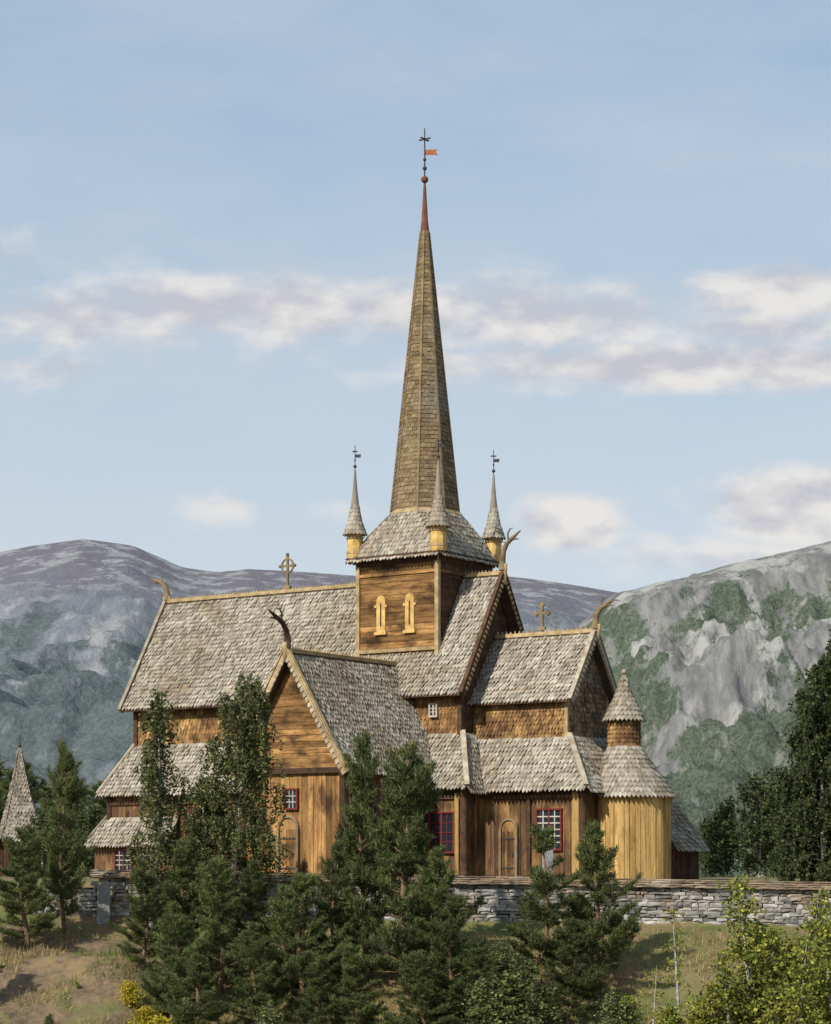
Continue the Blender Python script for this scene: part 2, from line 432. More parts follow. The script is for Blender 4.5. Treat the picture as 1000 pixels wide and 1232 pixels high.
# --- sacristy lean-to (north-east)
mb = MB()
face_auto(mb, [(7.9, 1.9, 4.35), (7.9, 4.6, 4.35), (10.3, 4.6, 1.25), (10.3, 1.9, 1.25)], (1, 0, .5))
face_auto(mb, [(7.9, 1.9, 4.35), (7.9, 4.6, 4.35), (6.2, 4.6, 2.4), (6.2, 1.9, 2.4)], (-1, 0, .5))
mb.obj('sacristy_roof', RM, church)
mb = MB()
planks(mb, [(6.4, 2.1, -.2), (10.0, 2.1, -.2), (10.0, 2.1, 1.5), (7.9, 2.1, 4.1), (6.4, 2.1, 2.5)], (0, -1, 0), (1, 0, 0), .22, 5)
planks(mb, [(6.4, 4.4, -.2), (10.0, 4.4, -.2), (10.0, 4.4, 1.5), (7.9, 4.4, 4.1), (6.4, 4.4, 2.5)], (0, 1, 0), (1, 0, 0), .22, 5)
planks(mb, [(10.0, 2.1, -.2), (10.0, 4.4, -.2), (10.0, 4.4, 1.5), (10.0, 2.1, 1.5)], (1, 0, 0), (0, 1, 0), .22, 5)
mb.obj('sacristy_walls', WM, church)

# --- tower
mb = MB(); Hh = 1.88
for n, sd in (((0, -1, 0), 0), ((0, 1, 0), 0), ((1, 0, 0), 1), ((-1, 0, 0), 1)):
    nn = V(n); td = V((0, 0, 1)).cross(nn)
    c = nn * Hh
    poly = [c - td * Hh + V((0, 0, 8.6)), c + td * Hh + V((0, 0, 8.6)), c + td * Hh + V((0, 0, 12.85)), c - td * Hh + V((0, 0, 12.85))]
    planks(mb, poly, n, (0, 0, 1), .22, 0 if sd == 0 else 5)  # east and west faces get darker wood: their shade is put into the colour
    mb.beam(c - td * (Hh + .04) + nn * .06 + V((0, 0, 12.62)), c + td * (Hh + .04) + nn * .06 + V((0, 0, 12.62)), .12, .3, 5)
    mb.beam(c - td * (Hh + .04) + nn * .05 + V((0, 0, 12.1)), c + td * (Hh + .04) + nn * .05 + V((0, 0, 12.1)), .08, .12, 0)
for x in (-1, 1):
    for y in (-1, 1):
        mb.box((x * (Hh + .015), y * (Hh + .015), 10.7), (.17, .17, 4.3), 7)
mb.beam((-Hh, -Hh - .06, 9.08), (Hh, -Hh - .06, 9.08), .1, .14, 7)
for lx in (-.78, .6):
    yy = -Hh - .07
    def arch(hw, z0, z1, yy, dep, mt):
        pts = [(lx - hw, z0), (lx + hw, z0), (lx + hw, z1)]
        pts += [(lx + hw * math.cos(a), z1 + hw * 1.1 * math.sin(a)) for a in np.linspace(.3, math.pi - .3, 6)]
        pts += [(lx - hw, z1)]
        vs = [V((a, yy, b)) for a, b in pts]; k = len(vs)
        mb.add(vs + [v + V((0, dep, 0)) for v in vs], [tuple(range(k))] + [(i, i + k, (i + 1) % k + k, (i + 1) % k) for i in range(k)], mt)
    arch(.21, 9.8, 11.05, yy, .06, 8)
    arch(.035, 10.05, 10.95, yy - .004, .003, 5)
    mb.box((lx, yy - .01, 9.78), (.56, .1, .12), 8)
    mb.box((lx + .25, yy + .01, 10.85), (.1, .05, .1), 8); mb.box((lx - .25, yy + .01, 10.85), (.1, .05, .1), 8)
mb.obj('tower_walls', WM + [M_yel], church)

mb = MB()
SM = [M_sp, M_dk, M_sh, M_trim, M_cu, M_iron, M_flag, M_yel]
ap = 1.30; cr = ap / math.cos(math.pi / 8); zb, zt = 14.65, 26.0; rt = .17
def oc(k, r, z):
    a = math.pi / 8 + k * math.pi / 4
    return V((r * math.cos(a), r * math.sin(a), z))
for k in range(8):
    a = math.pi / 4 * (k + 1)
    b0, b1, t1, t0 = oc(k, cr, zb), oc(k + 1, cr, zb), oc(k + 1, rt, zt), oc(k, rt, zt)
    n = (b1 - b0).cross(t0 - b0).normalized()
    if n.dot(V((math.cos(a), math.sin(a), 0))) < 0: n = -n
    dn = V((0, 0, -1)) - n * V((0, 0, -1)).dot(n)
    mb.add([b0, b1, t1, t0], [(0, 1, 2, 3)], 0)
    shingles(mb, [t0, t1, b1, b0], n, dn, .17, .2, 0, 0, .035)
    mb.beam(b0, t0, .08, .08, 0, up=(b0.x, b0.y, 0))
mb.lathe((0, 0, 0), [(cr + .12, zb - .06), (cr + .02, zb + .1)], 8, 3, math.pi / 8)
e = 2.22; ze = 12.8; r2 = cr + .05
cs = [V((e, e, ze)), V((-e, e, ze)), V((-e, -e, ze)), V((e, -e, ze))]
dirs = [V((0, 1, 0)), V((-1, 0, 0)), V((0, -1, 0)), V((1, 0, 0))]
for q in range(4):
    A = cs[q]; B = cs[(q + 1) % 4]; o0 = oc(1 + 2 * q, r2, zb); o1 = oc(2 + 2 * q, r2, zb)
    for poly, hint in (([A, B, o1, o0], dirs[q] + V((0, 0, .8))), ([B, oc(3 + 2 * q, r2, zb), o1], B * .3 + V((0, 0, 3)))):
        n = (poly[1] - poly[0]).cross(poly[2] - poly[0]).normalized()
        if n.dot(hint) < 0: n = -n
        dn = V((0, 0, -1)) - n * V((0, 0, -1)).dot(n)
        mb.add(poly, [tuple(range(len(poly)))], 1)
        shingles(mb, poly, n, dn, .2, .16, 2, .4, .045)
    mb.beam(A + V((0, 0, -.04)), B + V((0, 0, -.04)), .12, .12, 1)
mb.add([c - V((0, 0, .02)) for c in cs], [(0, 1, 2, 3)], 1)
mb.lathe((0, 0, 0), [(.2, 25.75), (.19, 25.95), (.13, 26.5), (.09, 27.2), (.05, 27.9)], 8, 4, math.pi / 8)
mb.ball((0, 0, 28.1), .15, 4); mb.ball((0, 0, 28.55), .09, 5); mb.ball((0, 0, 28.9), .07, 5)
mb.lathe((0, 0, 0), [(.035, 27.8), (.025, 30.15)], 6, 5)
mb.box((0, 0, 29.72), (.55, .05, .05), 5); mb.box((0, 0, 29.72), (.05, .55, .05), 5)
mb.add([V((.0, 0, 29.3)), V((.42, .3, 29.32)), V((.36, .26, 29.2)), V((.45, .32, 29.08)), V((0, 0, 29.08))], [(0, 1, 2, 3, 4)], 6)
mb.obj('tower_spire', SM, church)

def turret(x, y, nm):
    mb = MB(); h8 = math.pi / 8
    mb.lathe((x, y, 0), [(.30, 12.8), (.34, 12.95), (.34, 13.0), (.32, 13.0), (.32, 13.85)], 8, 7, h8)
    mb.lathe((x, y, 0), [(.36, 13.0), (.36, 13.1)], 8, 3, h8)
    mb.lathe((x, y, 0), [(.36, 13.6), (.36, 13.68)], 8, 3, h8)
    mb.lathe((x, y, 0), [(.46, 13.78), (.40, 13.95), (.27, 14.35), (.17, 14.9), (.09, 15.6), (.035, 16.35)], 12, 2)
    cone_rows(mb, (x, y), .48, 13.78, (x, y), .27, 14.35, .18, .14, 2, .3, .02)
    cone_rows(mb, (x, y), .28, 14.35, (x, y), .16, 15.0, .18, .12, 2, .3, .015)
    mb.lathe((x, y, 0), [(.02, 16.2), (.016, 17.35)], 6, 5)
    mb.ball((x, y, 16.5), .07, 5); mb.ball((x, y, 16.75), .04, 5)
    mb.box((x, y, 17.1), (.26, .03, .03), 5); mb.box((x, y, 17.1), (.03, .26, .03), 5)
    mb.add([V((x, y, 16.98)), V((x + .22, y + .1, 16.98)), V((x + .2, y + .1, 16.85)), V((x, y, 16.85))], [(0, 1, 2, 3)], 5)
    mb.obj(nm, SM, church)
for i, (x, y) in enumerate(((-1, -1), (1, -1), (1, 1), (-1, 1))):
    turret(x * 2.0, y * 2.0, 'corner_turret_%d' % (i + 1))

# --- dragon heads
def dragon(base, out, h, w, nm, mats):
    mb = MB(); b = V(base); o = V(out).normalized(); z = V((0, 0, 1))
    P = lambda a, c: b + o * a * w + z * c * h
    mb.beam(P(-.1, -.25), P(-.05, .25), .1, .34, 0, up=o)
    pts = [P(-.08, .1), P(-.1, .35), P(-.02, .55), P(.2, .72), P(.5, .82), P(.85, .93), P(1.1, 1.0)]
    mb.tube(pts, [.14, .13, .105, .09, .085, .055, .02], 8, 1)
    mb.tube([P(.5, .8), P(.75, .82), P(1.0, .80)], [.05, .04, .015], 6, 1)
    mb.tube([P(.3, .78), P(.25, .95), P(.4, 1.06), P(.62, 1.08)], [.045, .035, .025, .012], 6, 1)
    for k in range(5):
        f = .3 + k * .11
        q = P(-.12 + .05 * k, f)
        mb.tube([q, q - o * .16 + z * .1], [.035, .008], 5, 1)
    mb.obj(nm, mats, church, True)
DG = [M_trim, M_dk]
dragon((3.75, 0, ZR), (1, 0, 0), 1.65, .7, 'nave_east_dragon_head', [M_trim, M_gsc])
dragon((-13.65, 0, ZR), (-1, 0, 0), 1.15, .8, 'nave_west_dragon_head', [M_trim, M_sp])
dragon((.1, -9.2, 8.45), (0, -1, 0), 1.45, .95, 'transept_dragon_head', DG)
dragon((.1, 9.2, 8.45), (0, 1, 0), 1.45, .95, 'north_transept_dragon_head', DG)
dragon((7.95, 0, 9.5), (1, 0, 0), 1.2, .7, 'chancel_dragon_head', [M_trim, M_sp])

def cross(x, z0, h, ring, nm, mats):
    mb = MB()
    mb.box((x, 0, z0 + h / 2), (.09, .08, h), 0)
    mb.box((x, 0, z0 + h * .68), (h * .48, .075, .09), 0)
    mb.box((x, 0, z0 + .12), (.3, .12, .14), 0)
    if ring:
        R = h * .2; n = 20
        pts = [(x + R * math.cos(2 * math.pi * i / n), 0, z0 + h * .68 + R * math.sin(2 * math.pi * i / n)) for i in range(n + 1)]
        mb.tube(pts, [.045] * (n + 1), 6, 0)
        for a, b in ((0, .32), (.34, 0), (-.34, 0)):
            mb.ball((x + a * h * .75, 0, z0 + h * .68 + b * h), .07, 0)
    else:
        for a, b in ((0, .32), (.25, 0), (-.25, 0)):
            mb.box((x + a * h, 0, z0 + h * .68 + b * h), (.17, .1, .17), 0, Matrix.Rotation(math.pi / 4, 3, 'Y'))
    mb.obj(nm, mats, church)
cross(-6.95, 12.1, 1.5, True, 'nave_ridge_cross', [M_sp])
cross(5.5, 9.65, 1.05, False, 'chancel_ridge_cross', [M_sp])

# --- windows and doors
def window(mb, cx, y, cz, w, h, cols, rows, fm, mm, t_=.065, mw=.03):
    mb.box((cx, y - .035, cz), (w, .03, h), 0)
    for s in (-1, 1):
        mb.box((cx + s * (w / 2 + t_ / 2), y - .06, cz), (t_, .12, h + 2 * t_), fm)
        mb.box((cx, y - .06, cz + s * (h / 2 + t_ / 2)), (w, .115, t_), fm)
    for i in range(1, cols):
        th = .07 if (cols % 2 == 0 and i == cols // 2) else mw
        mb.box((cx - w / 2 + w * i / cols, y - .07, cz), (th, .04, h), fm if th > .05 else mm)
    for j in range(1, rows):
        mb.box((cx, y - .068, cz - h / 2 + h * j / rows), (w, .032, mw), mm)
def door(mb, cx, y, w, h, fm, dm):
    n = 8
    r = w / 2; zc = h - r
    pts = [(cx - r, 0), (cx + r, 0)] + [(cx + r * math.cos(a), zc + r * math.sin(a)) for a in np.linspace(0, math.pi, n)]
    vs = [V((a, y - .06, b)) for a, b in pts]; k = len(vs)
    mb.add(vs + [v + V((0, .05, 0)) for v in vs], [tuple(range(k))] + [(i, i + k, (i + 1) % k + k, (i + 1) % k) for i in range(k)], dm)
    for i in range(-2, 3):
        mb.box((cx + i * w / 5.5, y - .07, h * .42), (w / 6.2, .03, h * .8), dm)
    for s in (-1, 1): mb.box((cx + s * (r + .05), y - .08, zc / 2), (.1, .14, zc), fm)
    arc = [(cx + (r + .05) * math.cos(a), y - .08, zc + (r + .05) * math.sin(a)) for a in np.linspace(0, math.pi, 12)]
    mb.tube(arc, [.055] * 12, 6, fm)
    mb.box((cx + r * .6, y - .1, 1.0), (.05, .05, .16), 4)
    mb.box((cx, y - .095, .5), (w * .9, .03, .05), 4); mb.box((cx, y - .095, 1.6), (w * .9, .03, .05), 4)
WD = [M_gl, M_red, M_wht, M_sp, M_iron, M_wv, M_wd]
mb = MB()
window(mb, 3.16, -3.43, 1.85, 1.05, 1.45, 4, 4, 1, 1)
for i in range(12):
    x = -12.6 + i * 1.3
    if i % 3 != 2 and x < -3: window(mb, x, -3.43 if x > -9.8 else -3.83, 1.6 if x > -9.8 else .8, .85, 1.2 if x > -9.8 else .8, 4, 4, 1, 2)
window(mb, 7.2, -2.23, 1.95, 1.0, 1.45, 4, 6, 1, 2, mw=.045)
window(mb, .12, -8.83, 3.05, .5, .66, 3, 3, 1, 2)
window(mb, 2.12, -2.45, 6.6, .26, .42, 2, 3, 2, 2)
mb.obj('windows', WD, church)
mb = MB()
door(mb, -.02, -8.83, .8, 2.35, 3, 5)
door(mb, 5.42, -2.23, .62, 2.3, 3, 6)
mb.obj('doors', WD, church)

# ------------------------------------------------------------------ gatehouse (distant)
gate = bpy.data.objects.new('cemetery_gatehouse', None); COL.objects.link(gate)
gate.location = (-19.75, 22, 0); gate.rotation_euler = (0, 0, math.radians(20))
mb = MB()
prof = [(1.1, 1.9), (.82, 2.5), (.46, 4.0), (.2, 5.4), (.05, 6.4)]
for j in range(4):
    r0, z0 = prof[j]; r1, z1 = prof[j + 1]
    for q in range(4):
        d = [(0, -1), (1, 0), (0, 1), (-1, 0)][q]; nn = V((d[0], d[1], 0)); td = V((0, 0, 1)).cross(nn)
        face_auto(mb, [nn * r1 - td * r1 + V((0, 0, z1)), nn * r1 + td * r1 + V((0, 0, z1)), nn * r0 + td * r0 + V((0, 0, z0)), nn * r0 - td * r0 + V((0, 0, z0))], nn + V((0, 0, .3)), th=.03)
mb.tube([(0, 0, 6.3), (0, 0, 7.1)], [.03, .02], 6, 3); mb.ball((0, 0, 6.5), .09, 3)
mb.obj('roof', RM, gate)
mb = MB()
for x in (-.8, .8):
    for y in (-.8, .8): mb.box((x, y, .95), (.2, .2, 2.0), 0)
for a, b in (((-.8, -.8), (.8, -.8)), ((-.8, .8), (.8, .8))):
    mb.beam((*a, 1.75), (*b, 1.75), .15, .2, 0)
    mb.beam((a[0], a[1], 1.0), (b[0], b[1], 1.0), .08, .1, 0); mb.beam((a[0], a[1], .4), (b[0], b[1], .4), .08, .1, 0)
mb.obj('posts', [M_dk], gate)

# ------------------------------------------------------------------ terrain
lat = rng.random((256, 256))
def vnoise(x, y):
    xi = np.floor(x).astype(int); yi = np.floor(y).astype(int); fx = x - xi; fy = y - yi
    fx = fx * fx * (3 - 2 * fx); fy = fy * fy * (3 - 2 * fy)
    g = lambda a, b: lat[a % 256, b % 256]
    return (g(xi, yi) * (1 - fx) + g(xi + 1, yi) * fx) * (1 - fy) + (g(xi, yi + 1) * (1 - fx) + g(xi + 1, yi + 1) * fx) * fy
def fbm(x, y, o=5, r=.5):
    s = 0; a = 1; tot = 0
    for k in range(o):
        s = s + a * (vnoise(x * 2 ** k + 17 * k, y * 2 ** k + 31 * k) - .5); tot += a; a *= r
    return s / tot * 2
def ridged(x, y, o=6, r=.55):
    s = 0; a = 1; tot = 0
    for k in range(o):
        s = s + a * (1 - abs(2 * vnoise(x * 2 ** k + 11 * k, y * 2 ** k + 7 * k) - 1)); tot += a; a *= r
    return s / tot
YK = [-5000, -300, -110, -90, -82, -75, -60, -45, -30, -20, -15, -12.2, -11.7, 20, 60, 140, 400, 1300, 6500]
ZK = [-2, -2, -1.2, -.95, -1.9, -5.0, -12, -13.5, -9.2, -4.6, -2.1, -1.3, 0, 0, -.6, -14, -60, -60, -60]
def ground(x, y):
    x = np.asarray(x, float); y = np.asarray(y, float)
    z = np.interp(y, YK, ZK)
    fr = np.clip((-11.8 - y) / .5, 0, 1) * np.clip((y + 70) / 20, 0, 1)
    z = z + fr * (-.015 * np.clip(x, -20, 20) + .6 * fbm(x * .22, y * .22, 4) * np.clip((-12 - y) / 3, 0.1, 1))
    z = z + np.clip((-14 - y) / 4, 0, 1) * fr * np.clip((-7.5 - x) / 2, 0, 1) * (.9 + .5 * fbm(x * .8, y * .8, 3))
    return z
xs = np.concatenate([-np.geomspace(7000, 32, 30), np.linspace(-31, 31, 200), np.geomspace(32, 7000, 30)])
ys = np.concatenate([-np.geomspace(5000, 100, 12), np.linspace(-98, -32, 40), np.linspace(-31, -5, 150), np.linspace(-4, 60, 20), np.geomspace(65, 7000, 40)])
def grid_mesh(name, X, Y, Z, mat, smooth=True):
    ny, nx = X.shape
    me = bpy.data.meshes.new(name)
    v = np.stack([X, Y, Z], -1).reshape(-1, 3)
    i = np.arange(ny * nx).reshape(ny, nx)
    f = np.stack([i[:-1, :-1], i[:-1, 1:], i[1:, 1:], i[1:, :-1]], -1).reshape(-1, 4)
    me.from_pydata(v.tolist(), [], f.tolist())
    me.materials.append(mat)
    if smooth: me.polygons.foreach_set("use_smooth", [True] * len(f))
    o = bpy.data.objects.new(name, me); COL.objects.link(o); return o
M_gr = make_mat('ground_grass', (.17, .15, .06), (.09, .115, .035), 1.2, cc=(.22, .15, .08), cscale=.25, clo=.45, chi=.6, island=0, bump=.8, bdist=.1)
# bare earth bank on the west part of the slope
t = M_gr.node_tree; P_ = next(n for n in t.nodes if n.type == 'BSDF_PRINCIPLED')
src = P_.inputs['Base Color'].links[0].from_socket
tc = N(t, 'ShaderNodeTexCoord'); sp_ = N(t, 'ShaderNodeSeparateXYZ'); t.links.new(tc.outputs['Object'], sp_.inputs[0])
mx = N(t, 'ShaderNodeMapRange'); mx.inputs[1].default_value = -7; mx.inputs[2].default_value = -9.5; t.links.new(sp_.outputs[0], mx.inputs[0])
my = N(t, 'ShaderNodeMapRange'); my.inputs[1].default_value = -14; my.inputs[2].default_value = -15.2; t.links.new(sp_.outputs[1], my.inputs[0])
mz = N(t, 'ShaderNodeMath', operation='MULTIPLY'); t.links.new(mx.outputs[0], mz.inputs[0]); t.links.new(my.outputs[0], mz.inputs[1])
mq = N(t, 'ShaderNodeMath', operation='MULTIPLY'); t.links.new(mz.outputs[0], mq.inputs[0]); t.links.new(noise(t, tc.outputs['Object'], .8, 5, .7, .38, .52), mq.inputs[1])
earth = mixc(t, noise(t, tc.outputs['Object'], 3.5, 6, .75), (.21, .15, .09), (.095, .065, .042))
t.links.new(mixc(t, mq.outputs[0], src, earth), P_.inputs['Base Color'])
X, Y = np.meshgrid(xs, ys)
grid_mesh('ground', X, Y, ground(X, Y), M_gr)

# mountains
def mount_mat(name, rock, rock2, veg, veg2, zveg, zblend, rsc, edge, vbias, top=None, ztop=0, hi=(1, 1, 1), xb=None, hicov=.54):
    m, t = nt(name)
    tc = N(t, 'ShaderNodeTexCoord'); ob = tc.outputs['Object']
    cr_ = mixc(t, noise(t, ob, rsc * 5, 6, .75, .38, .62, (2.2, .6, .45)), rock, rock2)
    cr_ = mixc(t, noise(t, ob, rsc * 1.6, 6, .7, hicov, hicov + .07, (1.5, .6, .7)), cr_, hi)
    cv = mixc(t, noise(t, ob, rsc * 45, 3, .7, .44, .56), veg, veg2)
    cv = mixc(t, noise(t, ob, rsc * 6, 6, .75, .56, .62, (1.5, .7, .6)), cv, tuple(.5 * a + .5 * b for a, b in zip(rock, veg2)))
    sp = N(t, 'ShaderNodeSeparateXYZ'); t.links.new(ob, sp.inputs[0])
    n1 = noise(t, ob, rsc, 8, .7, 0, 1, (1.5, .7, .7))
    mr = N(t, 'ShaderNodeMapRange'); mr.inputs[1].default_value = zveg + zblend; mr.inputs[2].default_value = zveg - zblend
    mr.inputs[3].default_value = -.10 + vbias; mr.inputs[4].default_value = .10 + vbias
    t.links.new(sp.outputs[2], mr.inputs[0])
    ad = N(t, 'ShaderNodeMath', operation='ADD'); t.links.new(n1, ad.inputs[0]); t.links.new(mr.outputs[0], ad.inputs[1])
    out = ad.outputs[0]
    if xb:
        mrx = N(t, 'ShaderNodeMapRange'); mrx.inputs[1].default_value = xb[0]; mrx.inputs[2].default_value = xb[1]
        mrx.inputs[3].default_value = xb[2]; mrx.inputs[4].default_value = xb[3]
        t.links.new(sp.outputs[0], mrx.inputs[0])
        a2 = N(t, 'ShaderNodeMath', operation='ADD'); t.links.new(out, a2.inputs[0]); t.links.new(mrx.outputs[0], a2.inputs[1]); out = a2.outputs[0]
    m2 = N(t, 'ShaderNodeMapRange'); m2.inputs[1].default_value = .5 - edge; m2.inputs[2].default_value = .5 + edge
    t.links.new(out, m2.inputs[0])
    c = mixc(t, m2.outputs[0], cr_, cv)
    if top:
        m3 = N(t, 'ShaderNodeMapRange'); m3.inputs[1].default_value = ztop - 45; m3.inputs[2].default_value = ztop + 45
        nn = N(t, 'ShaderNodeMath', operation='MULTIPLY_ADD'); nn.inputs[1].default_value = 300; t.links.new(n1, nn.inputs[0]); t.links.new(sp.outputs[2], nn.inputs[2])
        sb = N(t, 'ShaderNodeMath', operation='SUBTRACT'); sb.inputs[1].default_value = 150; t.links.new(nn.outputs[0], sb.inputs[0])
        t.links.new(sb.outputs[0], m3.inputs[0])
        tp = mixc(t, noise(t, ob, rsc * 6, 5, .7, .5, .6), top, hi)
        c = mixc(t, m3.outputs[0], c, tp)
    d = N(t, 'ShaderNodeBsdfDiffuse'); t.links.new(c, d.inputs[0])
    b = N(t, 'ShaderNodeBump'); b.inputs['Strength'].default_value = .6; b.inputs['Distance'].default_value = .045 / rsc
    t.links.new(noise(t, ob, rsc * 18, 6, .75, 0, 1, (1.6, 1, .7)), b.inputs['Height']); t.links.new(b.outputs[0], d.inputs['Normal'])
    o = N(t, 'ShaderNodeOutputMaterial'); t.links.new(d.outputs[0], o.inputs[0])
    return m
M_far = mount_mat('far_mountain', (.20, .215, .235), (.145, .16, .185), (.085, .108, .115), (.12, .14, .14), 255, 150, .0032, .02, .02, top=(.155, .15, .175), ztop=450, hi=(.29, .295, .30))  # bluish aerial haze is mixed into these base colours
M_near = mount_mat('near_mountain', (.25, .245, .235), (.125, .13, .13), (.06, .08, .06), (.11, .13, .095), 130, 150, .0072, .015, .0, hi=(.34, .335, .315), xb=(200, 420, .045, -.035), hicov=.52)
PX = np.array([-900, -300, 0, 40, 100, 160, 220, 262, 300, 430, 600, 690, 740, 830, 1000, 1500, 2200])
PY = np.array([640, 690, 664, 656, 648, 656, 682, 688, 684, 692, 691, 703, 712, 722, 735, 760, 700])
D1 = 4200.
xk = (PX - 500) / 2700 * D1; zk = (1035 - PY) / 2700 * D1
x = np.linspace(-2000, 2100, 460); y = np.concatenate([np.linspace(1500, 4110, 210), np.linspace(4120, 5200, 14)])
X, Y = np.meshgrid(x, y)
f = np.clip((Y - 1500) / (4110 - 1500), 0, 1)
R = np.interp(X * (D1 / (Y + 90)) ** .8, xk, zk)
prof = np.interp(f, [0, .15, .45, .7, .9, 1], [-.1, .02, .32, .60, .86, 1])
Z = R * prof + (ridged(X * .0026, Y * .0022, 7, .6) - .6) * 320 * np.sin(np.pi * f) ** 1.1 * (1 - f * .75) + fbm(X * .012, Y * .012, 6, .6) * 30 * (.05 + (1 - f) * np.minimum(1, f * 3))
Z = np.where(Y > 4115, np.interp(X, xk, zk) * np.clip(1 - (Y - 4115) / 1000, 0, 1), Z)
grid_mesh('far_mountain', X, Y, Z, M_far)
PX = np.array([-200, 560, 640, 740, 765, 790, 830, 880, 930, 1000, 1100, 1400, 2200])
PY = np.array([1150, 1040, 800, 713, 708, 700, 693, 677, 667, 650, 620, 560, 600])
D2 = 2300.
xk = (PX - 500) / 2700 * D2; zk = (1035 - PY) / 2700 * D2
x = np.linspace(-200, 1300, 420); y = np.concatenate([np.linspace(900, 2210, 260), np.linspace(2215, 3000, 12)])
X, Y = np.meshgrid(x, y)
f = np.clip((Y - 900) / 1310, 0, 1)
R = np.interp(X * (D2 / (Y + 90)) ** .3, xk, zk)
wv = .09 * fbm(X * .008, Y * .001, 5)
prof = np.interp(np.clip(f + wv * np.sin(np.pi * f), 0, 1), [0, .2, .45, .58, .64, .76, .80, .9, 1], [-.12, .0, .20, .32, .52, .66, .82, .93, 1])
fade = np.sin(np.pi * f) ** .9 * (1 - .4 * f) * np.clip((1 - f) * 4, 0, 1)
Z = R * prof + (ridged(X * .009, Y * .004, 7, .62) - .6) * 130 * fade + fbm(X * .035, Y * .03, 6, .65) * 22 * (.07 + np.sin(np.pi * f) * np.clip((1 - f) * 4, .1, 1))
Z = np.where(Y > 2212, np.interp(X, xk, zk) * np.clip(1 - (Y - 2212) / 700, 0, 1), Z)
grid_mesh('near_mountain', X, Y, Z, M_near)

# ------------------------------------------------------------------ stone wall
mb = MB()
top = lambda x: .27 - .017 * x
x0w, x1w = -13.4, 19.0
def rock(mb, cx, cy, cz, lx, ly, lz, mat, j=.03):
    vs = []
    for z in (-1, 1):
        for y in (-1, 1):
            for x in (-1, 1):
                vs.append(V((cx + x * lx / 2 + U(-j, j), cy + y * ly / 2 + U(-j, j), cz + z * lz / 2 + U(-j, j) * .6)))
    vs.append(V((cx + U(-.2, .2) * lx, cy - ly / 2 - U(.01, .06), cz + U(-.2, .2) * lz)))
    mb.add(vs, [(0, 2, 3, 1), (4, 5, 7, 6), (0, 1, 8), (1, 5, 8), (5, 4, 8), (4, 0, 8), (2, 6, 7, 3), (0, 4, 6, 2), (1, 3, 7, 5)], mat)
dz = .2
while dz < 2.0:
    hrow = U(.09, .17); x = x0w + U(0, .3)
    while x < x1w:
        L = U(.18, .62); h = hrow * U(.75, 1.15)
        drop = 0.55 if x < -11.4 else 0
        z = top(x) - dz - hrow / 2
        if dz >= drop: rock(mb, x + L / 2, -11.9, z, L - .02, .7 + U(-.08, .08), h, 0)
        x += L
    dz += hrow
for lay, (oy, th) in enumerate(((.52, .07), (.47, .06), (.38, .06), (.24, .05))):
    x = -11.3
    while x < x1w:
        L = U(.35, .9)
        rock(mb, x + L / 2, -11.9, top(x) - .24 + lay * .075, L - .01, 2 * oy + U(-.05, .05), th, 1, .012)
        x += L
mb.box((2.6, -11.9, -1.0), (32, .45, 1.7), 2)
mb.obj('stone_wall', [M_st, M_cap, M_core])

def headstone(loc, w, h, th, rot, nm, r=True):
    mb = MB(); k = 8
    pts = [(-w / 2, -.2), (w / 2, -.2), (w / 2, h * .8)] + [(w / 2 * math.cos(a), h * .8 + h * .2 * math.sin(a)) for a in np.linspace(.3, math.pi - .3, k)] + [(-w / 2, h * .8)]
    vs = [V((a + U(-.01, .01), -th / 2, b)) for a, b in pts]; n = len(vs)
    mb.add(vs + [v + V((0, th, 0)) for v in vs], [tuple(range(n)), tuple(range(2 * n - 1, n - 1, -1))] + [(i, i + n, (i + 1) % n + n, (i + 1) % n) for i in range(n)], 0)
    if r: mb.box((0, 0, .05), (w * 1.3, th * 2, .2), 0)
    o = mb.obj(nm, [M_grave]); o.location = loc; o.rotation_euler = (0, .03, rot)
headstone((4.68, -10.2, 0), .34, 1.4, .14, .4, 'gravestone')
headstone((-10.75, -12.75, -1.2), .42, 1.25, .2, .3, 'standing_stone', False)

# ------------------------------------------------------------------ vegetation
def arr_add(mb, verts, nper, mat):
    o = len(mb.v); k = len(verts) // nper
    mb.v += [tuple(q) for q in verts.tolist()]
    idx = (np.arange(k * nper).reshape(k, nper) + o).tolist()
    mb.f += [tuple(q) for q in idx]; mb.m += [mat] * k
def unit(a): return a / (np.linalg.norm(a, axis=1, keepdims=True) + 1e-9)
def add_needles(mb, C, D, n, ln, wd, mat, rs):
    K = len(C)
    c = np.repeat(C, n, 0) + rs.normal(0, .045, (K * n, 3)); d = np.repeat(unit(D), n, 0)
    d = unit(d + rs.normal(0, .6, (K * n, 3)))
    L = rs.uniform(ln * .6, ln * 1.2, (K * n, 1))
    s = unit(np.cross(d, rs.normal(0, 1, (K * n, 3)))) * wd / 2
    v = np.stack([c - s, c + s, c + d * L + s * .3], 1).reshape(-1, 3)
    arr_add(mb, v, 3, mat)
def add_leaves(mb, C, n, spread, sz, mat, rs):
    K = len(C)
    c = np.repeat(C, n, 0) + rs.normal(0, 1, (K * n, 3)) * np.array(spread)
    d = unit(rs.normal(0, 1, (K * n, 3)) + np.array([0, 0, -.4])); s = unit(np.cross(d, rs.normal(0, 1, (K * n, 3))))
    L = rs.uniform(sz * .7, sz * 1.3, (K * n, 1))
    v = np.stack([c - d * L * .5, c + s * L * .36, c + d * L * .5, c - s * L * .36], 1).reshape(-1, 3)
    arr_add(mb, v, 4, mat)

